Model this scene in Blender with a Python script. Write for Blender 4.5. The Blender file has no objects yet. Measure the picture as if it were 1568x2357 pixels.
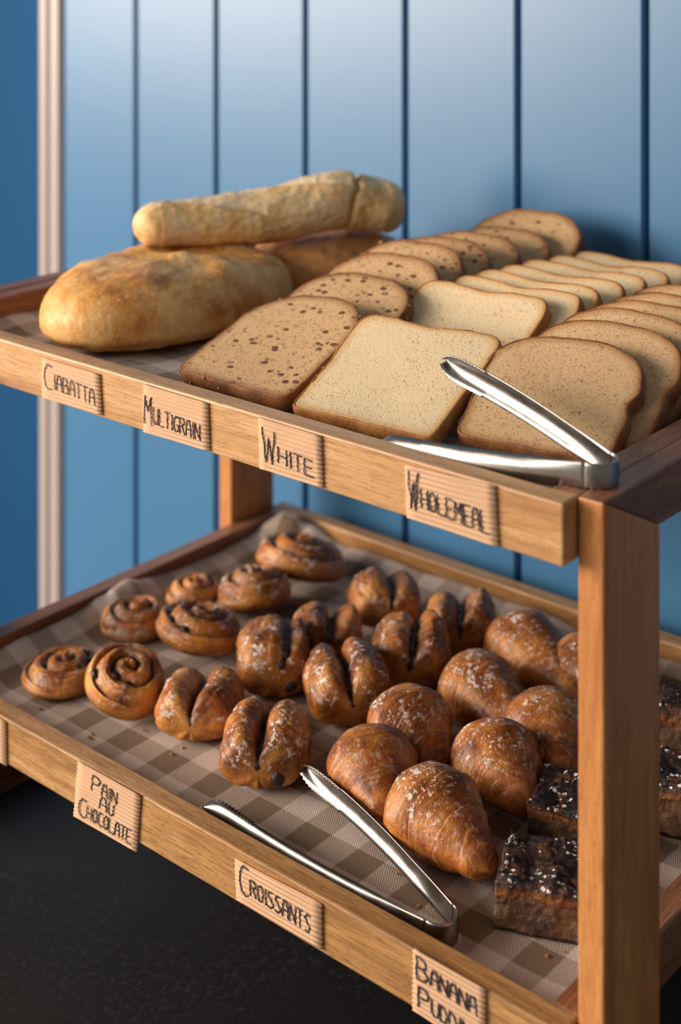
import bpy, bmesh, math, random
from mathutils import Vector, Matrix, noise
from math import sin, cos, pi, radians, sqrt, exp, atan2, hypot

# ------------------------------------------------------------------ camera, light, exposure
sc = bpy.context.scene
COL = sc.collection
FPX, HORIZON = 3457.0, -150.0
EYE = Vector((.873, -1.053, 1.753))
YAW = radians(41.14)
FWD = Vector((-sin(YAW), cos(YAW), 0)); RGT = Vector((cos(YAW), sin(YAW), 0))
cam_d = bpy.data.cameras.new('camera'); cam = bpy.data.objects.new('camera', cam_d); COL.objects.link(cam)
cam.location = EYE; cam.rotation_euler = (pi/2, 0, YAW)
cam_d.sensor_fit = 'VERTICAL'; cam_d.sensor_height = 36; cam_d.lens = 36*FPX/2357
cam_d.shift_y = -(1178.5 - HORIZON)/2357
cam_d.clip_start = .05
cam_d.dof.use_dof = True; cam_d.dof.focus_distance = 1.15; cam_d.dof.aperture_fstop = 4.2
sc.camera = cam

world = bpy.data.worlds.new('world'); sc.world = world; world.use_nodes = True
world.node_tree.nodes['Background'].inputs[0].default_value = (1.0, .90, .84, 1)
world.node_tree.nodes['Background'].inputs[1].default_value = .22

def area(name, loc, target, w, h, power, color):
    l = bpy.data.lights.new(name, 'AREA'); l.shape = 'RECTANGLE'; l.size = w; l.size_y = h; l.energy = power; l.color = color
    o = bpy.data.objects.new(name, l); COL.objects.link(o); o.location = loc
    o.rotation_euler = (Vector(target)-Vector(loc)).to_track_quat('-Z', 'Y').to_euler()
    return o
area('window_daylight', (-2.55, -2.25, 2.10), (0, 0, 1.75), 2.1, 1.45, 190, (1.0, .85, .72))
area('added_front_fill', (-1.25, -3.5, 2.45), (0, 0, 1.3), 2.2, 1.2, 54, (1.0, .90, .80))  # soft fill added from the front left, not a source in view
area('added_left_wall_fill', (-.15, 2.5, 2.0), (-1.2, .6, 1.3), .9, 1.6, 70, (1.0, .97, .94))  # added lamp, hidden behind the back wall to brighten wall_left

vs = sc.view_settings
vs.view_transform = 'Standard'; vs.look = 'None'; vs.gamma = 1; vs.use_curve_mapping = False
vs.exposure = 0.0
sc.cycles.max_bounces = 6

# ------------------------------------------------------------------ layout (metres)
ZC = .90                                   # counter top
ZU, ZL = 1.370, 1.042                      # cloth level in the upper / lower tray at its front
TILT = .0203                               # both trays rise slightly to the back
Y0, Y1 = -.254, .254                       # tray front / back
X0, X1 = -.361, .361                       # tray ends
WALL = .296

def tz(z, y): return z + TILT*(y + .235)
def ray(px, py): return FWD + RGT*((px-784)/FPX) + Vector((0, 0, (HORIZON-py)/FPX))
def on_tray(px, py, z0, h=0.0):            # the point at height h over a tray's cloth
    d = ray(px, py); t = (z0 + h + TILT*(EYE.y+.235) - EYE.z)/(d.z - TILT*d.y); return EYE + d*t
def on_y(px, py, y):
    d = ray(px, py); return EYE + d*((y-EYE.y)/d.y)

# ------------------------------------------------------------------ helpers
def mesh(name, verts, faces, mat=None, parent=None, smooth=True, attrs=None, mats=None):
    me = bpy.data.meshes.new(name); me.from_pydata([tuple(v) for v in verts], [], faces); me.update()
    if smooth: me.polygons.foreach_set('use_smooth', [True]*len(me.polygons))
    for k, vals in (attrs or {}).items():
        a = me.attributes.new(k, 'FLOAT', 'POINT'); a.data.foreach_set('value', vals)
    o = bpy.data.objects.new(name, me); COL.objects.link(o)
    if mat: me.materials.append(mat)
    if parent: o.parent = parent
    return o
def thing(name, label, cat, loc=(0, 0, 0), rot=(0, 0, 0), group=None):
    o = bpy.data.objects.new(name, None); COL.objects.link(o); o.empty_display_size = .02
    o.location = loc; o.rotation_euler = rot
    return tag(o, label, cat, group)
def tag(o, label, cat, group=None):
    o['label'] = label; o['category'] = cat
    if group: o['group'] = group
    return o
def struct(o): o['kind'] = 'structure'; return o
def bevel_mod(o, w, seg=2):
    m = o.modifiers.new('bevel', 'BEVEL'); m.width = w; m.segments = seg; m.limit_method = 'ANGLE'
def prism_x(name, poly, x0, x1, mat, parent, bev=.0015, tilt_above=None):
    n = len(poly); vs_ = []
    for x in (x0, x1):
        for y, z in poly:
            if tilt_above is not None and z > tilt_above: z += TILT*(y+.254)
            vs_.append((x, y, z))
    fs = [tuple(range(n))[::-1], tuple(range(n, 2*n))] + [(i, (i+1) % n, n+(i+1) % n, n+i) for i in range(n)]
    me_area = sum(poly[i][0]*poly[(i+1) % n][1]-poly[(i+1) % n][0]*poly[i][1] for i in range(n))
    if me_area < 0: fs = [f[::-1] for f in fs]
    o = mesh(name, vs_, fs, mat, parent, smooth=False)
    if bev: bevel_mod(o, bev)
    return o
def box(name, x0, x1, y0, y1, z0, z1, mat, parent=None, bev=.0015, tilt=False):
    return prism_x(name, [(y0, z0), (y1, z0), (y1, z1), (y0, z1)], x0, x1, mat, parent, bev, -9 if tilt else None)
def fbm(p, o=3):
    return noise.fractal(Vector(p), 1.0, 2.0, o)

# ------------------------------------------------------------------ materials
class NT:
    def __init__(s, name):
        s.m = bpy.data.materials.new(name); s.m.use_nodes = True; s.t = s.m.node_tree
        s.b = s.t.nodes['Principled BSDF']; s.n = s.t.nodes; s._tc = None
    def node(s, typ, **kw):
        n = s.n.new(typ)
        for k, v in kw.items(): setattr(n, k, v)
        return n
    def link(s, a, b): s.t.links.new(a, b)
    def co(s, scale=(1, 1, 1), rand=True):
        if s._tc is None:
            tc = s.node('ShaderNodeTexCoord'); oi = s.node('ShaderNodeObjectInfo')
            ad = s.node('ShaderNodeVectorMath', operation='ADD'); ml = s.node('ShaderNodeMath', operation='MULTIPLY')
            ml.inputs[1].default_value = 7.3; s.link(oi.outputs['Random'], ml.inputs[0])
            s.link(tc.outputs['Object'], ad.inputs[0]); s.link(ml.outputs[0], ad.inputs[1]); s._tc = (tc.outputs['Object'], ad.outputs[0])
        mp = s.node('ShaderNodeVectorMath', operation='MULTIPLY'); mp.inputs[1].default_value = scale
        s.link(s._tc[1 if rand else 0], mp.inputs[0]); return mp.outputs[0]
    def noise(s, vec, scale, detail=4, rough=.55, dist=0):
        n = s.node('ShaderNodeTexNoise'); n.inputs['Scale'].default_value = scale; n.inputs['Detail'].default_value = detail
        n.inputs['Roughness'].default_value = rough; n.inputs['Distortion'].default_value = dist
        s.link(vec, n.inputs['Vector']); return n.outputs['Fac']
    def vor(s, vec, scale, feat='F1', rnd=1):
        n = s.node('ShaderNodeTexVoronoi', feature=feat); n.inputs['Scale'].default_value = scale; n.inputs['Randomness'].default_value = rnd
        s.link(vec, n.inputs['Vector']); return n.outputs['Distance'], n.outputs['Color'] if feat == 'F1' else None
    def ramp(s, fac, stops, interp='LINEAR'):
        r = s.node('ShaderNodeValToRGB'); r.color_ramp.interpolation = interp
        e = r.color_ramp.elements
        while len(e) > 1: e.remove(e[-1])
        for i, (p, c) in enumerate(stops):
            el = e[0] if i == 0 else e.new(p); el.position = p
            el.color = (c, c, c, 1) if not hasattr(c, '__len__') else (*c, 1)
        s.link(fac, r.inputs[0]); return r.outputs[0]
    def mix(s, fac, a, b, mode='MIX'):
        n = s.node('ShaderNodeMix', data_type='RGBA', blend_type=mode)
        for sock, v in ((n.inputs[0], fac), (n.inputs[6], a), (n.inputs[7], b)):
            if hasattr(v, 'is_linked'): s.link(v, sock)
            elif hasattr(v, '__len__'): sock.default_value = (*v, 1)
            else: sock.default_value = v
        return n.outputs[2]
    def math(s, op, a, b=0.0, c=None, clamp=False):
        n = s.node('ShaderNodeMath', operation=op, use_clamp=clamp)
        for i, v in enumerate((a, b) if c is None else (a, b, c)):
            if hasattr(v, 'is_linked'): s.link(v, n.inputs[i])
            else: n.inputs[i].default_value = v
        return n.outputs[0]
    def attr(s, name):
        n = s.node('ShaderNodeAttribute', attribute_name=name); return n.outputs['Fac']
    def bump(s, h, strength=.4, dist=.001):
        n = s.node('ShaderNodeBump'); n.inputs['Strength'].default_value = strength; n.inputs['Distance'].default_value = dist
        s.link(h, n.inputs['Height']); s.link(n.outputs[0], s.b.inputs['Normal'])
    def out(s, color=None, rough=None, **kw):
        for k, v in (('Base Color', color), ('Roughness', rough)):
            if v is None: continue
            if hasattr(v, 'is_linked'): s.link(v, s.b.inputs[k])
            else: s.b.inputs[k].default_value = (*v, 1) if hasattr(v, '__len__') else v
        for k, v in kw.items(): s.b.inputs[k.replace('_', ' ')].default_value = v
        return s.m

def wood(name, axis, light, mid, dark, stain=None, rough=.42, seed=0):
    t = NT(name); st = [55, 55, 55]; st[axis] = 4.5
    v = t.co(st)
    ad = t.node('ShaderNodeVectorMath', operation='ADD'); ad.inputs[1].default_value = (seed, seed*1.7, seed*.3); t.link(v, ad.inputs[0]); v = ad.outputs[0]
    n1 = t.noise(v, .9, 5, .6, .8)
    fs = [850, 850, 850]; fs[axis] = 34
    n2 = t.noise(t.co(fs), 1.0, 3, .6)
    c = t.ramp(n1, [(.30, dark), (.48, mid), (.68, light)])
    c = t.mix(t.ramp(n2, [(.36, .80), (.53, 0)]), c, dark)
    ps = [1500, 1500, 1500]; ps[axis] = 150
    c = t.mix(t.ramp(t.noise(t.co(ps), 1.0, 2, .5), [(.30, .85), (.38, 0)]), c, (dark[0]*.45, dark[1]*.4, dark[2]*.4))
    if stain:
        ss = [9, 9, 9]; ss[axis] = 3
        n3 = t.noise(t.co(ss), 1.0, 3, .6, .5)
        c = t.mix(t.ramp(n3, [(.60, 0), (.66, .8)]), c, stain)
    t.bump(n2, .25, .0006)
    return t.out(c, rough)

W_LIGHT_X = wood('honey_wood_lengthwise', 0, (.70, .42, .20), (.60, .335, .14), (.38, .19, .07), stain=(.17, .08, .035), seed=3)
W_OLIVE_X = wood('olive_brown_wood_lengthwise', 0, (.60, .36, .155), (.46, .245, .085), (.24, .11, .036), stain=(.58, .29, .035), seed=8)
W_DARK_Y = wood('walnut_wood_crosswise', 1, (.40, .18, .085), (.27, .11, .05), (.13, .05, .025), seed=5)
W_POST_Z = wood('reddish_wood_upright', 2, (.76, .36, .125), (.63, .265, .082), (.46, .17, .05), seed=1)
W_BASE = wood('tray_board_wood', 0, (.40, .20, .08), (.30, .14, .05), (.20, .08, .03), seed=11)

def wall_paint():
    t = NT('blue_gloss_paint')
    n = t.noise(t.co((2.2, 2.2, .6)), 1.0, 2)
    c = t.mix(n, (.052, .178, .350), (.062, .198, .380))
    f = t.noise(t.co((40, 40, 5)), 1.0, 2)
    t.bump(f, .04, .002)
    return t.out(c, .36, Specular_IOR_Level=.45, Coat_Weight=.28, Coat_Roughness=.30)
WALLM = wall_paint()
t = NT('unlit_blue_paint_copy'); WALL2M = t.out(t.mix(t.noise(t.co((2, 2, .5)), 1, 2), (.030, .150, .335), (.036, .170, .37)), .75, Specular_IOR_Level=.15)  # back wall's blue again, unlit look put into a deeper, glossless copy
t = NT('off_white_satin_paint'); TRIMM = t.out((.42, .37, .35), .35)
t = NT('black_speckled_worktop')
n = t.noise(t.co((1, 1, 1)), 160, 4, .7); n2 = t.noise(t.co((1, 1, 1)), 9, 3)
COUNTERM = t.out(t.mix(t.math('MULTIPLY', t.ramp(n, [(.50, 0), (.70, 1)]), t.ramp(n2, [(.35, .1), (.65, 1)])), (.0058, .0055, .0068), (.040, .035, .034)), .55)
t = NT('grey_floor_tile'); FLOORM = t.out((.10, .09, .085), .6)

def gingham():
    t = NT('brown_gingham_cotton')
    v = t.co((1/.054, 1/.054, 1/.054), rand=False)
    sp = t.node('ShaderNodeSeparateXYZ'); t.link(v, sp.inputs[0])
    wob = t.noise(t.co((30, 30, 30), rand=False), 1, 2)
    ax = t.math('FRACT', t.math('ADD', t.math('ADD', sp.outputs[0], 20.33), t.math('MULTIPLY', wob, .04)))
    ay = t.math('FRACT', t.math('ADD', t.math('ADD', sp.outputs[1], 20.05), t.math('MULTIPLY', wob, .04)))
    sx = t.ramp(ax, [(.485, 0), (.515, 1)]); sy = t.ramp(ay, [(.485, 0), (.515, 1)])
    both = t.math('MULTIPLY', sx, sy); anyb = t.math('MAXIMUM', sx, sy)
    tw = t.node('ShaderNodeTexWave', wave_type='BANDS', bands_direction='DIAGONAL'); tw.inputs['Scale'].default_value = 310; tw.inputs['Distortion'].default_value = 1.5
    tw.inputs['Detail'].default_value = 2; t.link(t.co((1, .55, 1), rand=False), tw.inputs['Vector'])
    st = t.ramp(tw.outputs['Fac'], [(.25, .22), (.75, .80)])
    white = (.66, .55, .48); br = (.215, .14, .082)
    half = t.mix(st, white, br)
    c = t.mix(anyb, white, half); c = t.mix(both, c, t.mix(st, (.25, .165, .10), (.165, .105, .06)))
    fib = t.noise(t.co((1, 1, 1), rand=False), 900, 2)
    c = t.mix(.22, c, t.ramp(fib, [(.3, .25), (.7, .9)]), 'MULTIPLY')
    t.bump(t.mix(.5, fib, st), .5, .0007)
    return t.out(c, .9, Sheen_Weight=.15)
CLOTHM = gingham()

def crumb(name, c1, c2, pore, scale, poreamt, edge, fleck=None, big=0):
    t = NT(name); v = t.co((1, 1.25, .6))
    nb = t.noise(v, 38, 3); nf = t.noise(v, scale*2.2, 4, .7)
    jit = t.node('ShaderNodeTexNoise'); jit.inputs['Scale'].default_value = scale*1.1; jit.inputs['Detail'].default_value = 2; t.link(v, jit.inputs['Vector'])
    def pores(sc_, a, b, g0, g1, gs):
        w_ = t.node('ShaderNodeVectorMath', operation='MULTIPLY_ADD'); t.link(jit.outputs['Color'], w_.inputs[0]); w_.inputs[1].default_value = (1.1/sc_,)*3; t.link(v, w_.inputs[2])
        d_, _ = t.vor(w_.outputs[0], sc_)
        return t.math('MULTIPLY', t.ramp(t.math('ADD', d_, t.math('MULTIPLY', t.math('SUBTRACT', nf, .5), .35)), [(a, 1), (b, 0)]), t.ramp(t.noise(v, gs, 2), [(g0, .15), (g1, 1)]))
    p1 = pores(scale, .16, .46, .38, .58, scale*.30); p2 = pores(scale*.42, .10, .30, .50, .60, scale*.22)
    por = t.math('MAXIMUM', t.math('MULTIPLY', p1, .6), p2)
    if big:
        d2, _ = t.vor(t.co((1, 1.7, .6)), big); w2 = t.noise(v, big*.6, 2); w3 = t.noise(v, big*3, 3)
        por = t.math('MAXIMUM', por, t.math('MULTIPLY', t.ramp(t.math('ADD', d2, t.math('MULTIPLY', w3, .22)), [(.34, 1), (.44, 0)]), t.ramp(w2, [(.43, 0), (.52, 1)])))
    c = t.mix(nb, c1, c2); c = t.mix(t.math('MULTIPLY', t.ramp(nf, [(.35, 1), (.6, 0)]), .45), c, (c1[0]*.74, c1[1]*.68, c1[2]*.60))
    c = t.mix(t.math('MULTIPLY', por, poreamt), c, pore)
    if fleck:
        d3, _ = t.vor(t.co((1, 1.4, 1)), 95); w3 = t.noise(v, 60, 2)
        c = t.mix(t.math('MULTIPLY', t.ramp(d3, [(.10, 1), (.19, 0)]), t.ramp(w3, [(.50, 0), (.58, 1)])), c, fleck)
    e = t.ramp(t.math('ADD', t.attr('rim'), t.math('MULTIPLY', t.math('SUBTRACT', nf, .5), .12)), [(.87, 0), (.985, 1)])
    c = t.mix(t.math('MULTIPLY', e, .85), c, edge)
    h = t.math('SUBTRACT', t.math('MULTIPLY', nf, .5), por)
    t.bump(h, .42, .0014)
    return t.out(c, .85)
CR_WHITE = crumb('white_bread_crumb', (.84, .655, .39), (.90, .74, .48), (.58, .37, .145), 340, .70, (.66, .35, .10))
CR_MULTI = crumb('multigrain_bread_crumb', (.58, .365, .175), (.68, .45, .235), (.13, .05, .018), 350, 1.0, (.28, .11, .03), fleck=(.06, .03, .015), big=75)
CR_WHOLE = crumb('wholemeal_bread_crumb', (.66, .44, .225), (.74, .51, .28), (.26, .115, .038), 400, .9, (.38, .16, .04))
def crust(name, a, b, c):
    t = NT(name); v = t.co()
    n = t.noise(v, 45, 4, .6); f = t.noise(v, 420, 3, .7)
    col = t.ramp(n, [(.3, c), (.5, b), (.72, a)]); col = t.mix(t.ramp(f, [(.45, 0), (.7, .5)]), col, c)
    t.bump(f, .6, .0012); return t.out(col, .6)
CT_WHITE = crust('white_bread_crust', (.62, .31, .09), (.46, .19, .045), (.28, .09, .02))
CT_MULTI = crust('multigrain_crust', (.36, .15, .045), (.24, .085, .022), (.11, .035, .01))
CT_WHOLE = crust('wholemeal_crust', (.40, .17, .05), (.27, .10, .025), (.15, .05, .013))
t = NT('pale_seed_husk'); SEEDM = t.out(t.mix(t.noise(t.co(), 300, 2), (.42, .25, .10), (.60, .42, .20)), .6)

def loaf_mat(name, pale, gold, brown, flour, fl=.5, sc_=16):
    t = NT(name); v = t.co()
    n = t.noise(v, sc_, 4, .6); f = t.noise(v, 160, 4, .65); d, _ = t.vor(v, 210)
    nn = t.math('ADD', n, t.math('MULTIPLY', t.math('SUBTRACT', t.noise(v, sc_*3.5, 4, .65), .5), .7)); c = t.ramp(nn, [(.30, brown), (.47, gold), (.66, pale)])
    c = t.mix(t.ramp(f, [(.5, 0), (.75, .45)]), c, brown)
    sp = t.math('MULTIPLY', t.ramp(d, [(.13, 1), (.26, 0)]), t.ramp(t.noise(v, 70, 3), [(.5, 0), (.62, 1)]))
    c = t.mix(t.math('MULTIPLY', sp, fl), c, flour)
    c = t.mix(t.ramp(t.attr('tint'), [(0, 0), (1, 1)]), c, (brown[0]*.75, brown[1]*.65, brown[2]*.6))
    c = t.mix(t.attr('flour'), c, flour)
    t.bump(t.math('ADD', f, t.noise(v, 60, 3)), .5, .0022); return t.out(c, .52)
LOAF1 = loaf_mat('golden_loaf_crust', (.84, .52, .20), (.72, .34, .075), (.46, .155, .028), (.92, .74, .50), .8)
LOAF2 = loaf_mat('brown_loaf_crust', (.56, .27, .085), (.46, .20, .052), (.34, .13, .03), (.80, .60, .36), .2)
LOAF3 = loaf_mat('pale_baton_crust', (.90, .70, .42), (.86, .58, .26), (.66, .36, .11), (.92, .82, .62), .3, 22)

def pastry(name, gold, amber, brown, sugar_scale=150, sugar=.55, gloss=.4):
    t = NT(name); v = t.co()
    n = t.noise(v, 26, 4, .6); f = t.noise(t.co((1, 1, 1)), 210, 4, .65)
    c = t.ramp(t.math('ADD', n, t.math('MULTIPLY', t.math('SUBTRACT', f, .5), .28)), [(.38, brown), (.54, amber), (.72, gold)])
    n9 = t.noise(t.co((1, 1, 1)), 95, 4, .65, .6); c = t.mix(t.ramp(n9, [(.50, 0), (.70, .65)]), c, (brown[0]*.6, brown[1]*.55, brown[2]*.5))
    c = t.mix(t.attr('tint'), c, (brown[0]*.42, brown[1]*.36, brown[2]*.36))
    c = t.mix(t.math('MULTIPLY', t.attr('pale'), .75), c, (gold[0]*1.12, gold[1]*1.25, gold[2]*1.5))
    d, _ = t.vor(v, sugar_scale); d2, _ = t.vor(v, sugar_scale*1.9)
    w = t.noise(v, 48, 3, .65)
    w2 = t.noise(v, 95, 3, .6)
    s1 = t.math('MULTIPLY', t.ramp(t.math('SUBTRACT', t.noise(v, sugar_scale*1.7, 5, .62), t.math('MULTIPLY', t.math('SUBTRACT', w2, .5), -.55)), [(.555, 0), (.60, 1)]), t.ramp(w, [(.40, 0), (.52, 1)]))
    s2 = t.math('MULTIPLY', t.ramp(t.math('ADD', d2, t.math('MULTIPLY', t.math('SUBTRACT', f, .5), .5)), [(.14, 1), (.26, 0)]), t.ramp(w, [(.42, 0), (.58, .9)]))
    s = t.math('MULTIPLY', t.math('MAXIMUM', s1, s2), t.attr('sugar'))
    c = t.mix(t.math('MULTIPLY', s, sugar+.4, clamp=True), c, (.86, .76, .68))
    t.bump(t.math('ADD', t.math('ADD', f, t.math('MULTIPLY', n9, .8)), t.math('MULTIPLY', s, 1.2)), .55, .0017)
    r = t.math('ADD', t.math('MULTIPLY', s, .35), gloss+.06)
    return t.out(c, r, Coat_Weight=.12, Coat_Roughness=.25)
P_CROI = pastry('croissant_crust', (.76, .34, .080), (.50, .158, .028), (.21, .054, .011), 120)
P_CHOC = pastry('pain_au_chocolat_crust', (.80, .36, .070), (.46, .140, .023), (.16, .042, .010), 112, .6)
P_SWIRL = pastry('raisin_swirl_crust', (.86, .385, .058), (.50, .152, .021), (.17, .043, .010), 108, .5, .38)
t = NT('dark_chocolate'); f = t.noise(t.co(), 260, 3); t.bump(f, .6, .002)
CHOCM = t.out(t.mix(f, (.010, .005, .005), (.030, .014, .011)), .5)
t = NT('raisin_skin'); f = t.noise(t.co(), 300, 3); t.bump(f, .6, .001); RAISINM = t.out((.022, .010, .009), .35)

def pudding_mat():
    t = NT('baked_pudding'); v = t.co()
    n = t.noise(v, 70, 5, .7); f = t.noise(v, 300, 4, .7); n0 = t.noise(v, 30, 3, .6, 1.5)
    top = t.ramp(n, [(.40, (.009, .005, .004)), (.56, (.036, .013, .008)), (.75, (.16, .050, .016))])
    side = t.ramp(n0, [(.30, (.050, .022, .010)), (.50, (.13, .060, .025)), (.68, (.24, .125, .055))])
    c = t.mix(t.attr('top'), side, top)
    c = t.mix(t.attr('caramel'), c, t.ramp(f, [(.35, (.12, .03, .008)), (.65, (.42, .15, .035))]))
    d, _ = t.vor(v, 190); w = t.noise(v, 52, 3, .6)
    s = t.math('MULTIPLY', t.math('MULTIPLY', t.ramp(t.math('ADD', d, t.math('MULTIPLY', f, .3)), [(.46, 1), (.56, 0)]), t.ramp(w, [(.50, 0), (.55, 1)])), t.attr('sugar'))
    c = t.mix(s, c, (.85, .80, .78))
    t.bump(t.math('ADD', f, s), .8, .0025); return t.out(c, .5)
PUDM = pudding_mat()

t = NT('brushed_stainless_steel'); f = t.noise(t.co((1, 1, 1)), 60, 3)
STEELM = t.out((.35, .335, .315), t.ramp(f, [(.3, .24), (.7, .36)]), Metallic=1.0)
t = NT('kraft_corrugated_card')
w = t.node('ShaderNodeTexWave', wave_type='BANDS', bands_direction='Z'); w.inputs['Scale'].default_value = 1.0
t.link(t.co((0, 0, 94), rand=False), w.inputs['Vector'])
f = t.noise(t.co(), 500, 2); c = t.mix(t.ramp(w.outputs['Fac'], [(.1, 1), (.75, 0)]), (.72, .46, .28), (.63, .375, .21))
CARDM = t.out(t.mix(.15, c, f, 'MULTIPLY'), .8)
t = NT('black_marker_ink'); INKM = t.out((.016, .015, .022), .6)

# ------------------------------------------------------------------ setting
def paneled_wall():
    pts = [(-.830, 0)]
    k = 0
    while True:
        g = -.6735 + .1556*k
        if g > 1.35: break
        pts += [(g-.0052, 0), (g-.0030, .0035), (g-.0026, .013), (g+.0026, .013), (g+.0030, .0035), (g+.0052, 0)]
        k += 1
    pts.append((1.4, 0))
    n = len(pts); verts = []
    for z in (0, 2.7):
        verts += [(x, WALL+d, z) for x, d in pts]
    for z in (0, 2.7): verts += [(pts[0][0], WALL+.10, z), (pts[-1][0], WALL+.10, z)]
    f = [(i, i+1, n+i+1, n+i) for i in range(n-1)]
    a, b = 2*n, 2*n+1; c_, d_ = 2*n+2, 2*n+3
    f += [(a, 0, n, c_), (n-1, b, d_, 2*n-1), (b, a, c_, d_)]
    f.append(tuple(range(n-1, -1, -1)) + (a, b)); f.append(tuple(range(n, 2*n)) + (d_, c_))
    return struct(mesh('wall_back', verts, f, WALLM, smooth=False))
paneled_wall()
def trim():
    pts = [(-.877, .10), (-.877, -.004), (-.872, -.009), (-.858, -.009), (-.853, -.004), (-.848, -.004), (-.845, -.008), (-.832, -.008), (-.828, -.003), (-.828, .10)]
    n = len(pts); v = [(x, WALL+d, z) for z in (0, 2.7) for x, d in pts]
    f = [(i, (i+1) % n, n+(i+1) % n, n+i) for i in range(n)] + [tuple(range(n))[::-1], tuple(range(n, 2*n))]
    return struct(mesh('trim_1', v, f, TRIMM, smooth=False))
trim()
struct(box('wall_left', -1.32, -1.20,   .40, 2.4, 0, 2.7, WALL2M, bev=0))
struct(box('floor', -3, 2.5, -4, 2.5, -.05, 0, FLOORM, bev=0))
tag(box('counter', -.62, 1.4, -.52, WALL-.002, 0, ZC, COUNTERM, bev=.003), 'black speckled counter that the wooden rack stands on', 'counter')

# ------------------------------------------------------------------ the rack
rack = thing('display_rack', 'two tier wooden bread rack with shallow trays between plank posts', 'rack', (0, 0, ZC))
def under(o): o.location = (0, 0, -ZC); return o
PW, BH = .0712, .036
ZT = 1.398
for xa, xb in ((X1, X1+.0192), (X0-.0192, X0)):
    ya, yb = -.2390, .2390
    for s in (1, -1):
        f_ = lambda y: y*s
        poly = [(f_(ya), ZC+BH), (f_(ya+PW), ZC+BH), (f_(ya+PW), ZT-BH), (f_(ya), ZT)]
        under(prism_x('post', poly, xa, xb, W_POST_Z, rack, .0016, 1.2))
    under(prism_x('top_bar', [(ya, ZT), (ya+PW, ZT-BH), (yb-PW, ZT-BH), (yb, ZT)], xa, xb, W_DARK_Y, rack, .0016, 1.2))
    under(prism_x('base_bar', [(ya, ZC), (yb, ZC), (yb, ZC+BH), (ya, ZC+BH)], xa, xb, W_DARK_Y, rack, .0016))
def tray(z, cloth, mfront, mrest):
    """z: rail top at the front"""
    b = under(box('tray', X0+.004, X1-.004, Y0+.004, Y1-.004, z-.037, cloth-.0015, W_BASE, rack, .001, True))
    for v in b.data.vertices: v.co.z -= 0
    for (n, xa, xb, ya, yb, m) in (('rail', X0, X1-.001, Y0, Y0+.0185, mfront), ('rail', X0, X1-.001, Y1-.0185, Y1, mfront),
                                   ('rail', X0, X0+.0205, Y0+.0187, Y1-.0187, mrest), ('rail', X1-.0215, X1-.001, Y0+.0187, Y1-.0187, mrest)):
        o = box(n, xa, xb, ya, yb, z-.040, z, m, b, .0016, True)
    return b
tray(1.397, 1.370, W_LIGHT_X, W_DARK_Y)
tray(1.066, 1.042, W_OLIVE_X, W_DARK_Y)

# ------------------------------------------------------------------ cloth liners
def liner(name, z0, label, bumps, edge, seed):
    nx, ny = 150, 110; xa, xb, ya, yb = X0+.022, X1-.023, Y0+.020, Y1-.020
    V = []
    for j in range(ny+1):
        for i in range(nx+1):
            x = xa+(xb-xa)*i/nx; y = ya+(yb-ya)*j/ny
            h = .0004*fbm((x*18+seed, y*18, 0))
            for (dist, top) in ((x-xa, edge[0]), (xb-x, edge[1]), (y-ya, edge[2]), (yb-y, edge[3])):
                if top and dist < .045:
                    k = 1-dist/.045; k = k*k*(3-2*k)
                    h = max(h, k*top*(.55+.9*max(0, .5+.5*noise.noise(Vector((x*22+seed, y*22, seed))))))
            for bx, by, r, a in bumps:
                h += a*exp(-((x-bx)**2+(y-by)**2)/(r*r))*(1+.35*noise.noise(Vector((x*60, y*60, seed))))
            V.append((x, y, tz(z0, y)+h))
    F = [(j*(nx+1)+i, j*(nx+1)+i+1, (j+1)*(nx+1)+i+1, (j+1)*(nx+1)+i) for j in range(ny) for i in range(nx)]
    o = mesh(name, V, F, CLOTHM); m = o.modifiers.new('thickness', 'SOLIDIFY'); m.thickness = .0008; m.offset = -1
    return tag(o, label, 'cloth', 'gingham tray cloths')
liner('tray_cloth', ZU, 'brown and white gingham cloth lining the upper tray under the breads', [(-.11, .232, .035, .014), (-.13, -.20, .035, .006), (-.06, -.215, .012, .005)], (.008, 0, 0, .014), 2.3)
liner('tray_cloth', ZL, 'brown and white gingham cloth lining the lower tray under the pastries', [(-.312, .212, .022, .026), (-.335, -.02, .035, .012), (-.285, .222, .018, .010)], (.013, .003, 0, .011), 9.1)

# ------------------------------------------------------------------ sliced bread
def round_poly(ctrl, n=5):
    """ctrl: (x, y, r) corner list -> rounded closed outline"""
    out = []; m = len(ctrl)
    for i, (x, y, r) in enumerate(ctrl):
        p = Vector((x, y)); a = Vector(ctrl[i-1][:2]); b = Vector(ctrl[(i+1) % m][:2])
        da = (a-p).normalized(); db = (b-p).normalized(); r = min(r, .48*(a-p).length, .48*(b-p).length)
        p1, p2 = p+da*r, p+db*r
        for k in range(n+1):
            t_ = k/n; out.append((p1*(1-t_)**2 + p*2*t_*(1-t_) + p2*t_*t_))
    res = []                                   # resample
    L = [0]
    for i in range(len(out)): L.append(L[-1]+(out[(i+1) % len(out)]-out[i]).length)
    N = 96; j = 0
    for k in range(N):
        s = L[-1]*k/N
        while L[j+1] < s: j += 1
        u = (s-L[j])/max(1e-9, L[j+1]-L[j]); res.append(out[j].lerp(out[(j+1) % len(out)], u))
    return res
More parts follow.
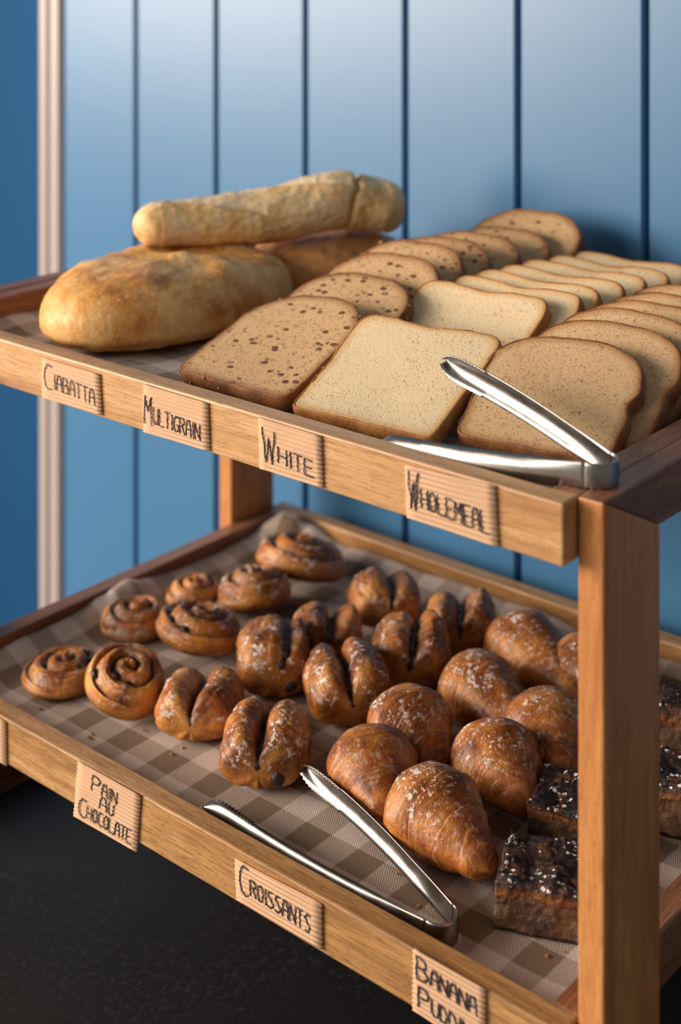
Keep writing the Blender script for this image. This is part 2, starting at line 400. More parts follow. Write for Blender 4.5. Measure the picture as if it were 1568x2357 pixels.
def outline(kind, w, l):
    h = w/2
    if kind == 'white':
        c = [(-h+.003, 0, .008), (h-.003, 0, .008), (h-.004, l*.40, .02), (h, l*.70, .02), (h, l*.99, .022), (h*.45, l*1.0, .02), (0, l*.955, .03), (-h*.45, l*1.0, .02), (-h, l*.985, .022), (-h, l*.70, .02), (-h+.004, l*.40, .02)]
    elif kind == 'multi':
        c = [(-h+.002, 0, .016), (h-.002, 0, .016), (h, l*.45, .02), (h, l*.82, .03), (h*.55, l*1.0, .03), (-h*.5, l*1.01, .03), (-h, l*.80, .03), (-h, l*.45, .02)]
    else:
        c = [(-h+.005, 0, .013), (h-.005, 0, .013), (h-.003, l*.40, .015), (h-.006, l*.50, .006), (h+.001, l*.60, .012), (h*.92, l*.88, .02), (h*.45, l*1.02, .03), (-h*.45, l*1.02, .03), (-h*.92, l*.88, .02), (-h-.001, l*.60, .012), (-h+.006, l*.50, .006), (-h+.003, l*.40, .015)]
    return round_poly(c)
rng = random.Random(4)
def slice_of(kind, label, group, x, yb, th, w, l, t, z0=ZU, yaw=0, bend=0.0, seeds=0, twist=0.0):
    zb = tz(z0, yb) + t*cos(th) + .0012
    root = thing('bread_slice', label, 'bread', (x, yb, zb), (th, 0, yaw), group)
    seed = rng.random()*50
    O = outline(kind, w, l); n = len(O); cx, cy = 0, l*.5
    O = [p + Vector((noise.noise(Vector((p.x*60, p.y*60, seed))), noise.noise(Vector((p.x*60+9, p.y*60, seed)))))*.0012 for p in O]
    def zz(x_, y_): return bend*((y_/l-.5)**2) + twist*(x_/w)*(y_/l) + .0012*noise.noise(Vector((x_*18, y_*18, seed)))
    ins = .0022
    V = []; rim = []; S = [1, .985, .95, .9, .82, .7, .5, .25]
    def loop(s, z, inset, r_):
        st = len(V)
        for p in O:
            d = Vector((p.x-cx, p.y-cy)); q = d*(1-inset/max(.01, d.length))*s
            V.append((q.x+cx, q.y+cy, z+zz(q.x+cx, q.y+cy))); rim.append(r_)
        return st
    tops = [loop(s, 0 if s < 1 else -.0006, ins*.4, s) for s in S]; V.append((cx, cy, zz(cx, cy))); rim.append(0); ct = len(V)-1
    bots = [loop(s, -t, ins*.4, s) for s in (1, .9, .5)]; V.append((cx, cy, -t+zz(cx, cy))); rim.append(0); cb = len(V)-1
    F = []
    def bridge(a, b, flip=False):
        for i in range(n):
            j = (i+1) % n; f = (a+i, a+j, b+j, b+i); F.append(f[::-1] if flip else f)
    for a, b in zip(tops, tops[1:]): bridge(a, b)
    for i in range(n): F.append((tops[-1]+i, tops[-1]+(i+1) % n, ct))
    for a, b in zip(bots, bots[1:]): bridge(a, b, True)
    for i in range(n): F.append((bots[-1]+(i+1) % n, bots[-1]+i, cb))
    bridge(bots[0], tops[0])
    mesh('crumb', V, F, {'white': CR_WHITE, 'multi': CR_MULTI, 'whole': CR_WHOLE}[kind], root, attrs={'rim': rim})
    V = []; F = []; rim = []
    prof = [(ins, .0002), (.0012, .0005), (.0002, -.0007), (-.0005, -t*.5), (.0002, -t+.0008), (.0014, -t-.0001), (ins, -t)]
    L = [loop(1, z, i_, 1) for i_, z in prof]
    for a, b in zip(L, L[1:]): bridge(b, a)
    V2 = [(a, b, c + .0005*noise.noise(Vector((a*220, b*220, c*220+seed)))) for a, b, c in V]
    cr = mesh('crust', V2, F, {'white': CT_WHITE, 'multi': CT_MULTI, 'whole': CT_WHOLE}[kind], root)
    if seeds:
        V = []; F = []
        for _ in range(seeds):
            i = rng.randrange(n); p = O[i]
            if p.y < l*.25 and rng.random() < .7: continue
            d = Vector((p.x-cx, p.y-cy)).normalized(); z = rng.uniform(-t, .0005)
            c = Vector((p.x+d.x*.0006, p.y+d.y*.0006, z+zz(p.x, p.y))); a = rng.uniform(0, pi); b0 = len(V)
            tx = Vector((-d.y, d.x, 0)); up = Vector((0, 0, 1)); e1 = tx*cos(a)+up*sin(a); e2 = -tx*sin(a)+up*cos(a); e3 = Vector((d.x, d.y, 0))
            L_, W_ = rng.uniform(.0018, .0036), rng.uniform(.0010, .0018)
            for q in (e1*L_, e2*W_, -e1*L_, -e2*W_, e3*.0007, -e3*.0007): V.append(c+q)
            for f in ((0, 1, 4), (1, 2, 4), (2, 3, 4), (3, 0, 4), (1, 0, 5), (2, 1, 5), (3, 2, 5), (0, 3, 5)): F.append(tuple(b0+k for k in f))
        if V: o = mesh('seeds', V, F, SEEDM, cr); o['kind'] = 'stuff'
    return root
ORD = ['front', 'second', 'third', 'fourth', 'fifth', 'sixth', 'seventh', 'eighth']
# multigrain row: (x, y of top, z of top)
def lean(yt, zt, l, t):                     # foot and lean of a slice whose top edge reaches (yt, zt)
    th = .5
    for _ in range(12):
        yb = yt - l*cos(th); th = math.asin(max(.05, min(.95, (zt-tz(ZU, yb)-t*cos(th)-.0012)/l)))
    return yb, th
MG = [(-.002, None, (-.191, radians(22.8)), 1), (.004, (-.020, 1.4455), None, 0), (.006, (.020, 1.458), None, 0), (-.006, (.070, 1.460), None, 0), (-.006, (.111, 1.458), None, -1), (-.004, (.160, 1.455), None, 1), (-.002, (.208, 1.453), None, 0), (.010, (.246, 1.467), None, 1)]
LAB = ['nearest multigrain slice, lying flattest against the front rail with seeds on its crust', 'second multigrain slice from the front, mostly under the nearest one', 'third multigrain slice from the front, beside the second white slice',
       'fourth multigrain slice from the front rail, behind the large holed one', 'fifth multigrain slice from the front rail', 'sixth multigrain slice from the front rail', 'multigrain slice second from the blue wall', 'multigrain slice leaning last against the blue wall']
for i, (x, top_, foot, yw) in enumerate(MG):
    yb, th = foot or lean(*top_, .126, .0135)
    slice_of('multi', LAB[i], 'multigrain slices on the upper tray', x, yb, th, .134, .128, .0135, yaw=radians(yw), bend=.010 if i == 0 else .004, seeds=(45 if i == 0 else 14), twist=.016 if i == 0 else .006)
WH = [(.137, -.190, 25.5, 6, .137, .121), (.123, -.087, 35.0, 3.5, .130, .112), (.138, -.060, 36.2, 2, .131, .112), (.1385, -.035, 36.5, 0, .131, .112), (.145, -.004, 36, 1.4, .131, .112), (.144, .034, 34.4, 1.8, .131, .112), (.141, .0785, 30.6, 1.6, .130, .112), (.136, .122, 27.6, 1.2, .130, .112)]
LAB = ['nearest white bread slice, with tongs tip over its corner', 'second white bread slice from the front', 'third white bread slice from the front rail', 'fourth white bread slice from the front rail', 'fifth white bread slice from the front rail',
       'sixth white bread slice from the front rail', 'white bread slice second from the blue wall', 'white bread slice farthest back at the blue wall']
for i, (x, yb, th, yw, w, l) in enumerate(WH):
    slice_of('white', LAB[i], 'white slices on the upper tray', x, yb, radians(th), w, l, .0125, yaw=radians(yw), bend=.006)
WM = [(.267, -.154, 31.5, 12), (.272, -.113, 36, 5), (.268, -.080, 38, 2), (.268, -.048, 38, 1), (.268, -.016, 38, 0), (.268, .018, 38, 0)]
LAB = ['nearest wholemeal slice, under the steel tongs', 'second wholemeal slice from the front, rounded top', 'third wholemeal slice from the front', 'fourth wholemeal slice from the front', 'fifth wholemeal slice from the front rail', 'rearmost wholemeal slice in view at the right picture edge']
for i, (x, yb, th, yw) in enumerate(WM):
    slice_of('whole', LAB[i], 'wholemeal slices on the upper tray', x, yb, radians(th), .130, .108, .013, yaw=radians(yw), bend=.004, twist=.006 if i == 0 else 0)

# ------------------------------------------------------------------ whole loaves
def dome_loaf(name, label, loc, yaw, a, b, h, mat, dents, seed, wall=.35, floury=0):
    root_z = loc[2]; V = []; tint = []; flour = []; F = []
    nr, ns = 60, 128
    for i in range(nr+1):
        s = i/nr                                # 0 bottom centre .. 1 top centre
        ang = -pi/2 + pi*s
        for j in range(ns):
            ph = 2*pi*j/ns
            ca = max(0, cos(ang))**.62; sa = math.copysign(abs(sin(ang))**(.9 if ang > 0 else .6), sin(ang))
            rr = 1 + .05*noise.noise(Vector((cos(ph)*1.5+seed, sin(ph)*1.5, seed)))
            x = a*ca*cos(ph)*rr; y = b*ca*sin(ph)*rr
            z = h*wall + (sa*h*(1-wall) if ang > 0 else sa*h*wall)
            k = max(0, sin(ang))
            z += k*h*.10*fbm((x*14+seed, y*14, seed)) + .0012*fbm((x*90, y*90, z*90+seed))
            for dx, dy, r, am in dents: z -= am*exp(-((x-dx)**2+(y-dy)**2)/(r*r))*(1 if ang > 0 else 0)
            zf = max(z, 0)
            crease = exp(-((zf-h*.17)/(h*.05))**2)*max(0, .5+noise.noise(Vector((cos(ph)*3, sin(ph)*3, seed+4))))
            q = 1-.03*crease
            V.append((x*q, y*q, zf)); tint.append(min(.85, .55*crease+(.6 if zf < h*.08 else 0))); flour.append(floury*max(0, noise.noise(Vector((x*25, y*25, seed))))*k)
    for i in range(nr):
        for j in range(ns):
            k = (j+1) % ns; F.append((i*ns+j, i*ns+k, (i+1)*ns+k, (i+1)*ns+j))
    o = mesh(name, V, F, mat, attrs={'tint': tint, 'flour': flour}); o.location = loc; o.rotation_euler = (math.atan(TILT), 0, yaw)
    return tag(o, label, 'bread', 'whole loaves at the end of the upper tray')
dome_loaf('ciabatta_loaf', 'large flat golden ciabatta loaf at the front of the upper tray', (-.212, -.062, tz(ZU, -.062)+.001), radians(2), .096, .142, .070, LOAF1, [(-.005, .045, .032, .013), (.03, .075, .02, .004), (.05, -.02, .025, .003)], 3.1, .36, .25)
dome_loaf('ciabatta_loaf', 'browner ciabatta loaf half hidden behind the large one, under the baton', (-.185, .138, tz(ZU, .138)+.001), radians(-14), .078, .088, .062, LOAF2, [(.02, .02, .05, .004)], 7.7)
def baton(label, pa, pb):
    pa, pb = Vector(pa), Vector(pb); ax = (pb-pa).normalized(); L = (pb-pa).length
    sd = ax.cross(Vector((0, 0, 1))).normalized(); up = sd.cross(ax)
    n, m = 220, 180; V = []; F = []; tint = []; fl = []
    for i in range(n+1):
        t_ = i/n
        k_ = max(0, min(1, (t_-.05)/.72)); r = .0245+.0085*k_*k_*(3-2*k_)
        if t_ < .09: r *= sqrt(max(0, 1-((.09-t_)/.09)**2))*.97+.005
        if t_ > .80: r *= 1-.10*(t_-.80)/.20
        if t_ > .90: r *= max(0, 1-((t_-.90)/.10)**3.2)**.5*.62+.38
        for j in range(m):
            ph = 2*pi*j/m
            q = pa + ax*(L*t_) + up*(.004*sin(t_*pi*1.0)*0 + .010*exp(-((t_-.74)/.16)**2) - .002)
            dk = t_-.80-.035*sin(ph+.6)-.012*noise.noise(Vector((cos(ph)*2.5, sin(ph)*2.5, 3))); rg = exp(-(dk/.010)**2)*max(.15, .55+.6*sin(ph-.5)); lump = .10*exp(-((t_-.90)/.045)**2)*sin(2*ph+1)+(.06*sin(ph*3+.5) if t_ > .93 else 0)
            rr = r*(1-.24*rg+lump)*(1+.06*noise.noise(Vector((t_*9, cos(ph)*1.3, sin(ph)*1.3)))+.022*noise.noise(Vector((t_*22, cos(ph)*7, sin(ph)*7)))+.02*noise.noise(Vector((t_*40, cos(ph)*4, sin(ph)*4))))
            # two slanting cuts on the upper side
            cut = 0; pf = 0
            for c0, c1, p0, p1 in ((.08, .46, 1.75, 2.95), (.44, .80, 1.60, 2.55)):
                if c0 < t_ < c1:
                    pc = p0+(p1-p0)*(t_-c0)/(c1-c0); w = sin(pi*(t_-c0)/(c1-c0))**.6
                    dd = ((ph-pc+pi) % (2*pi))-pi + .12*noise.noise(Vector((t_*14, c0, 0)))
                    if -.75 < dd <= 0: pf += w*(-dd/.75)**.5*(1-(-dd/.75))*2; rr *= 1-w*.22*(1+dd/.75)**1.5
                    elif 0 < dd < .5: rr *= 1+w*.09*(1-dd/.5)**2
                    cut += w*exp(-((dd+.03)/.07)**2)
            V.append(q + sd*(-cos(ph)*rr) + up*(sin(ph)*rr*.93)); und = max(0, -sin(ph)-.75)
            tint.append(min(1, .55*cut+.45*rg+(.75 if t_ > .985 else .3*max(0, (t_-.95)/.035)))); fl.append(min(.75, .7*pf))
    for i in range(n):
        for j in range(m):
            k = (j+1) % m; F.append((i*m+j, i*m+k, (i+1)*m+k, (i+1)*m+j))
    F.append(tuple(range(m))[::-1]); F.append(tuple(range(n*m, (n+1)*m)))
    o = mesh('bread_baton', V, F, LOAF3, attrs={'tint': tint, 'flour': fl})
    return tag(o, label, 'bread', 'whole loaves at the end of the upper tray')
A_ = on_tray(306, 516, ZU, .089); B_ = on_tray(922, 468, ZU, .089)
baton('long pale baton with a knobbed end lying across the two ciabatta loaves', A_, B_)

# ------------------------------------------------------------------ croissants
def croissant(label, fat, tip, seed, R=.040, L=None, blunt=.45, sugar=1.0, roll=0):
    pf = on_tray(*fat, ZL, .028); pt = on_tray(*tip, ZL, .010)
    d = Vector((pt.x-pf.x, pt.y-pf.y)); ang = atan2(d.y, d.x); dist = L or d.length
    # local x: from the fat middle (0) to the tip (+dist)
    n, m = 130, 80; V = []; F = []; tint = []; sug = []; pale = []
    x0 = -R*1.10; rs = random.Random(int(seed*10))
    wraps = [q+rs.uniform(-.05, .05) for q in (-.45, .02, .42, .70, .88)]
    amp = [rs.uniform(.025, .06) for q in wraps]; slant = [rs.uniform(.06, .20) for q in wraps]; phs = seed*1.3
    for i in range(n+1):
        u = i/n; x = x0+(dist-x0)*u
        if x < 0: base = sqrt(max(0, 1-(x/x0)**2.4))
        else: k = x/dist; base = (1-.80*k**1.05+.05*exp(-((k-.86)/.07)**2))*(1 if k < .88 else sqrt(max(.015, 1-((k-.88)/.12)**2)))
        w = x/dist if x > 0 else x/abs(x0)*.8
        for j in range(m):
            ph = 2*pi*j/m; c_, s_ = cos(ph), sin(ph)
            wav = .05*noise.noise(Vector((c_*2+seed, s_*2, w*2)))
            step = 0; edge = 0
            for q, a_, sl_ in zip(wraps, amp, slant):
                wv = w + sl_*sin(ph+phs) + wav
                dq = wv-q
                if dq > 0: step += a_*exp(-dq/.22)
                edge = max(edge, exp(-((dq+.010)/.014)**2)*(.3+.7*max(0, .6+noise.noise(Vector((c_*2.2+q*9, s_*2.2, seed))))))
            wv = w + .13*sin(ph+phs) + wav
            r = R*base*(1+step-.03-.020*edge)
            r *= 1+.07*noise.noise(Vector((w*2.0+seed, c_*1.1, s_*1.1)))+.025*noise.noise(Vector((w*6+seed, c_*3, s_*3)))
            rib = noise.noise(Vector((wv*34, c_*1.1+seed, s_*1.1)))
            r *= 1+.010*rib
            y = c_*r*1.03; z = s_*r*.86
            z += R*.68*(1-.38*max(0, x/dist)**1.5)
            bow = -.10*dist*(max(0, x/dist)**2)*(1 if seed % 2 < 1 else -1)
            zz_ = max(z, .0006)
            V.append((x, y+bow, zz_))
            mott = noise.noise(Vector((w*3+seed*2, c_*1.6, s_*1.6)))
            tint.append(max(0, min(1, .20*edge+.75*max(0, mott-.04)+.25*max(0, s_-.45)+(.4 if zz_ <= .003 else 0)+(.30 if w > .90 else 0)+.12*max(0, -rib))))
            sug.append(sugar*max(0, min(1, (s_-.05)/.5))*max(0, min(1, 1.15-max(0, w)*1.25)))
            pale.append(max(0, min(1, .55*max(0, rib)+.8*max(0, -mott-.08))))
    for i in range(n):
        for j in range(m):
            k = (j+1) % m; F.append((i*m+j, i*m+k, (i+1)*m+k, (i+1)*m+j))
    F.append(tuple(range(m))[::-1]); F.append(tuple(range(n*m, (n+1)*m)))
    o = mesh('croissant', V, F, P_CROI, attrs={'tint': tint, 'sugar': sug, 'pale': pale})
    o.location = (pf.x, pf.y, tz(ZL, pf.y)+.0015); o.rotation_euler = (roll, 0, ang)
    return tag(o, label, 'croissant', 'croissants on the lower tray')
croissant('nearest croissant, pointed tip toward the front rail and sugar on its top', (1006, 1876), (1112, 2040), 1.2, 0.039)
croissant('plain croissant with little sugar touching the open tongs arm', (860, 1768), (908, 1906), 2.4, 0.0368, sugar=.45)
croissant('heavily sugared croissant between the nearest one and the wooden post', (1150, 1755), (1204, 1886), 3.3, 0.037)
croissant('croissant cut off by the wooden post, above the pudding squares', (1262, 1680), (1318, 1806), 4.6, 0.037, sugar=.8)
croissant('sugared croissant behind the plain one beside the tongs', (950, 1676), (1004, 1784), 5.1, 0.0375)
croissant('croissant in the middle of its group, behind the heavily sugared one', (1110, 1586), (1168, 1680), 6.7, 0.0365, .085)
croissant('rearmost dark croissant close to the back rail', (1212, 1488), (1280, 1590), 7.4, 0.037, .085)
croissant('small piece of croissant peeking out from behind the post', (1350, 1530), (1400, 1605), 8.3, 0.033, .08)

# ------------------------------------------------------------------ pains au chocolat
def pain(label, px, yaw, seed, w=.072, ln=.072, h=.050, gap=.62, flare=0.0, skew=0.0, sugar=1.0, gapw=.13, hh=.022, end=1):
    """a folded roll: two lobes along local y with a split between; skew moves the split to the left lobe's side"""
    c = on_tray(*px, ZL, hh)
    root = thing('pain_au_chocolat', label, 'pastry', (c.x, c.y, tz(ZL, c.y)+.0015), (0, 0, radians(yaw)), 'pains au chocolat on the lower tray')
    n, m = 72, 150; V = []; F = []; tint = []; sug = []; pale = []
    zc = h*.30; cen0 = pi/2+skew
    def kk(cs, sn): return (abs(cs/(w/2))**2.5+abs(sn/((h-zc) if sn > 0 else zc))**2.5)**(-1/2.5)
    for i in range(n+1):
        u = i/n; y = -ln/2+ln*u; e = 2*u-1
        cap = .52+.48*max(0, 1-abs(e)**3.6)**.45
        for j in range(m):
            ph = 2*pi*j/m; cs, sn = cos(ph), sin(ph)
            k = kk(cs, sn)
            dd = ph-cen0-.16*noise.noise(Vector((y*38, seed, 0)))
            gw = gapw*1.25*(1+.30*noise.noise(Vector((y*60, seed+5, 0))))
            notch = exp(-.75*(abs(dd)/gw)**1.45)
            lip = exp(-((abs(dd)-gw*1.75)/.11)**2)
            side = 1 if dd < 0 else 0
            r = k*(1-gap*notch)
            if flare: r += k*flare*exp(-((dd+(gw*2.0))/.20)**2)*max(0, .35+.65*noise.noise(Vector((y*30+seed, 2, 0)))+.35*(1-abs(e)))
            fold = ((ph*1.9+seed+.5*noise.noise(Vector((u*3, seed, 0)))) % 1.0)
            r *= cap*(1+.07*noise.noise(Vector((cs*1.4+seed, sn*1.4, u*2.4+seed)))+.025*noise.noise(Vector((cs*4+seed, sn*4, u*7))))
            r *= 1+.035*(fold-.5)*(1-notch)
            f = noise.noise(Vector((cs*3+seed, sn*3, u*26)))
            r *= 1+.016*f-.030*abs(noise.noise(Vector((cs*5+seed*2, sn*5, u*12))))+.016*noise.noise(Vector((cs*9, sn*9+seed, u*24)))
            x, z = cs*r, zc+sn*r
            z = max(z, .0004)
            yy = y*(1+.07*noise.noise(Vector((cs*2, sn*2, seed))))
            V.append((x, yy, z))
            mott = noise.noise(Vector((cs*2.0+seed*3, sn*2.0, u*2.6)))
            crease = max(0, 1-fold/.08) if fold < .08 else 0
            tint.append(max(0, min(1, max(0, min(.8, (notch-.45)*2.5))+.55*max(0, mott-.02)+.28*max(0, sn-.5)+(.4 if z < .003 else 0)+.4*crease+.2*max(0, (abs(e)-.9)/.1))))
            sug.append(sugar*max(0, min(1, (sn-.15)/.4))*(1-notch)); pale.append(max(0, min(1, .4*max(0, f)+1.0*max(0, -mott-.05))))
    for i in range(n):
        for j in range(m):
            k = (j+1) % m; F.append((i*m+j, (i+1)*m+j, (i+1)*m+k, i*m+k))
    for st, fl in ((0, True), (n*m, False)):
        cv = Vector((0, V[st][1]+(-.001 if fl else .001), zc)); V.append(cv); tint.append(.25); sug.append(0); pale.append(.4); ci = len(V)-1
        for j in range(m):
            k = (j+1) % m; F.append((st+j, st+k, ci) if fl else (st+k, st+j, ci))
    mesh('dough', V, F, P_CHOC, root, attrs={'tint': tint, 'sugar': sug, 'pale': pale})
    def rod(name, x, z, r, ya, yb):
        V = []; F = []; q, s = 18, 26
        for i in range(s+1):
            t_ = i/s; yy = ya+(yb-ya)*t_; e = min(t_, 1-t_); k = min(1, sqrt(max(.02, e*16)))
            for j in range(q):
                a = 2*pi*j/q; rr = r*k*(1+.25*noise.noise(Vector((cos(a)*2, sin(a)*2, t_*7+seed+x*90))))
                V.append((x+cos(a)*rr, yy, z+sin(a)*rr))
        for i in range(s):
            for j in range(q):
                k = (j+1) % q; F.append((i*q+j, (i+1)*q+j, (i+1)*q+k, i*q+k))
        F.append(tuple(range(q))); F.append(tuple(range(s*q, (s+1)*q))[::-1])
        mesh(name, V, F, CHOCM, root)
    if end: rod('chocolate_stick', w*.22, h*.25, .0070, -ln*.535, ln*.40)
    rk = kk(cos(cen0), sin(cen0))*(1-gap)
    for q in (0, 1):                            # chocolate showing along the split
        rr = rk*(.98-.30*q); rod('chocolate_filling', cos(cen0)*rr, zc+sin(cen0)*rr, .0064, -ln*(.47+.045*q), ln*.40)
    return root
pain('nearest pain au chocolat with a dark split, beside the tongs tip', (612, 1716), 33, 1.3, .074, .074, .053, .74, 0, .04, gapw=.15)
pain('pain au chocolat at the left end of the front row, wide dark split', (462, 1616), 32, 2.2, .074, .068, .048, .82, 0, .10, gapw=.20, end=0)
pain('pain au chocolat with torn ridged top and a chocolate end, behind the front two', (630, 1520), 44, 3.7, .070, .074, .055, .34, .22, -.45, gapw=.10)
pain('pale sugared pain au chocolat split at its left side, in the middle of the tray', (800, 1580), 50, 4.4, .078, .080, .056, .74, 0, .20)
pain('pain au chocolat half hidden between the ridged one and the pale one', (750, 1458), 40, 5.9, .072, .064, .045, .74, .30, -.30, sugar=.5, gapw=.18, end=0)
pain('rearmost pain au chocolat alone near the back rail', (885, 1378), 48, 6.1, .074, .060, .047, .55, .0, -.25, sugar=.6)
pain('pain au chocolat with a raised flap, behind the pale sugared one', (945, 1506), 34, 7.5, .076, .074, .054, .60, .34, -.22, sugar=.7, end=0)
pain('dark pain au chocolat with upright flaps, next to the rearmost croissant', (1062, 1432), 36, 8.8, .070, .066, .052, .80, .22, .05, sugar=.4, gapw=.22, end=0)

# ------------------------------------------------------------------ raisin swirls
def swirl(label, px, R, h, seed, rot=0, pitch=0, roll=0, lift=0, sugar=.8, turns=2.4, sy=1.0, hh=.02, raisins=9):
    c = on_tray(*px, ZL, hh)
    root = thing('raisin_swirl', label, 'pastry', (c.x, c.y, tz(ZL, c.y)+.0015+lift), (pitch, roll, radians(rot)), 'raisin swirls on the lower tray')
    nr, ns = 90, 128; V = []; F = []; tint = []; sug = []; pale = []
    rs = random.Random(seed)
    def top(rho, ph):
        dome = h*(1-.42*rho**3.2)
        wob = .06*noise.noise(Vector((cos(ph)*1.5+seed, sin(ph)*1.5, seed)))
        s = rho*turns - ph/(2*pi) + wob*2
        fr = s-math.floor(s)
        g = exp(-((fr-.5)/.16)**2) if rho < .93 else 0
        prof = abs(sin(pi*(fr-.5)))**.7
        return dome*.72+h*.30*prof*(1-.35*rho)-.001*g, g, fr
    for i in range(nr+1):
        rho = i/nr
        for j in range(ns):
            ph = 2*pi*j/ns
            z, g, fr = top(max(rho, .0), ph)
            rr = R*rho*(1+.05*noise.noise(Vector((cos(ph)*1.3+seed, sin(ph)*1.3, 1))))
            if rho > .90: k = (rho-.90)/.10; rr = R*(.90+.085*sin(k*pi/2))*(1+.05*noise.noise(Vector((cos(ph)*1.3+seed, sin(ph)*1.3, 1)))); z *= 1-.30*k*k
            f = noise.noise(Vector((rho*24, cos(ph)*2+seed, sin(ph)*2)))
            x_, y_ = rr*cos(ph), rr*sin(ph)*sy; V.append((x_, y_, z+.0010*f+.0018*noise.noise(Vector((x_*55+seed, y_*55, 3))))); mott = noise.noise(Vector((x_*45+seed, y_*45, seed))); tint.append(max(0, min(1, .95*g*(.45+.7*noise.noise(Vector((cos(ph)*2, sin(ph)*2, rho*4+seed))))+.75*max(0, mott-.02))))
            sug.append(sugar*(1-.6*g)); pale.append(max(0, min(1, .5*max(0, f)+1.1*max(0, -mott-.02)*(1-g))))
    base = nr*ns; rows = 10
    for q in range(1, rows+1):
        k = q/rows; st = len(V)
        for j in range(ns):
            ph = 2*pi*j/ns; x, y, z = V[base+j]
            bul = 1+.06*sin(k*pi)-.10*k*k; lam = .010*sin(k*26+2*noise.noise(Vector((cos(ph)*2, sin(ph)*2, seed))))
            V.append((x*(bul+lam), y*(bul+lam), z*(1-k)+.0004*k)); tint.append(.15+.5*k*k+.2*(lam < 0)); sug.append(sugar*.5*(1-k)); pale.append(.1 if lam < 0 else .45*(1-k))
    for i in range(nr+rows):
        for j in range(ns):
            k = (j+1) % ns; F.append((i*ns+j, (i+1)*ns+j, (i+1)*ns+k, i*ns+k))
    F.append(tuple(range((nr+rows)*ns, (nr+rows+1)*ns))[::-1])
    mesh('dough', V, F, P_SWIRL, root, attrs={'tint': tint, 'sugar': sug, 'pale': pale})
    for _ in range(raisins):
        ph = rs.uniform(0, 2*pi); kk = rs.choice((0, 1)); rho = (kk+.5+ph/(2*pi))/turns
        if not .12 < rho < .86: continue
        z = top(rho, ph)[0]; cx, cy = R*rho*cos(ph), R*rho*sin(ph)*sy
        bm = bmesh.new(); bmesh.ops.create_icosphere(bm, subdivisions=2, radius=1)
        for v in bm.verts:
            k = 1+.25*noise.noise(v.co*1.8+Vector((seed, ph, 0))); v.co = Vector((v.co.x*.0058*k, v.co.y*.0042*k, v.co.z*.0034*k))
        bmesh.ops.rotate(bm, cent=(0, 0, 0), matrix=Matrix.Rotation(ph+pi/2, 3, 'Z'), verts=bm.verts); bmesh.ops.translate(bm, vec=(cx, cy, z+.0012), verts=bm.verts)
        me = bpy.data.meshes.new('raisin'); bm.to_mesh(me); bm.free(); me.polygons.foreach_set('use_smooth', [True]*len(me.polygons)); me.materials.append(RAISINM)
        o = bpy.data.objects.new('raisin', me); COL.objects.link(o); o.parent = root
    return root
swirl('flat amber raisin swirl in the front left corner of the lower tray', (145, 1525), .037, .026, 11, 20, sugar=.3, sy=1.05)
swirl('golden raisin swirl tipped up toward the front, beside the corner one', (283, 1562), .037, .034, 12, 70, pitch=.38, roll=.10, lift=.013, sugar=.5, hh=.026)
swirl('raisin swirl behind the two front ones, against the left cloth fold', (312, 1410), .034, .030, 13, 200, sugar=.6)
swirl('wide dark raisin swirl with sugared rim in the middle of the swirls', (455, 1450), .042, .034, 14, 120, pitch=.16, roll=.10, lift=.008, sugar=.9)
swirl('small raisin swirl by the left rail, behind the wide dark one', (447, 1350), .029, .028, 15, 10, sugar=.5)
swirl('dark sugared raisin swirl with black raisins along its top', (588, 1365), .038, .036, 16, 260, pitch=.20, lift=.008, sugar=1.0, raisins=14)
swirl('rearmost and largest raisin swirl near the back corner', (690, 1300), .048, .038, 17, 150, pitch=.22, roll=.12, lift=.011, sugar=1.0)

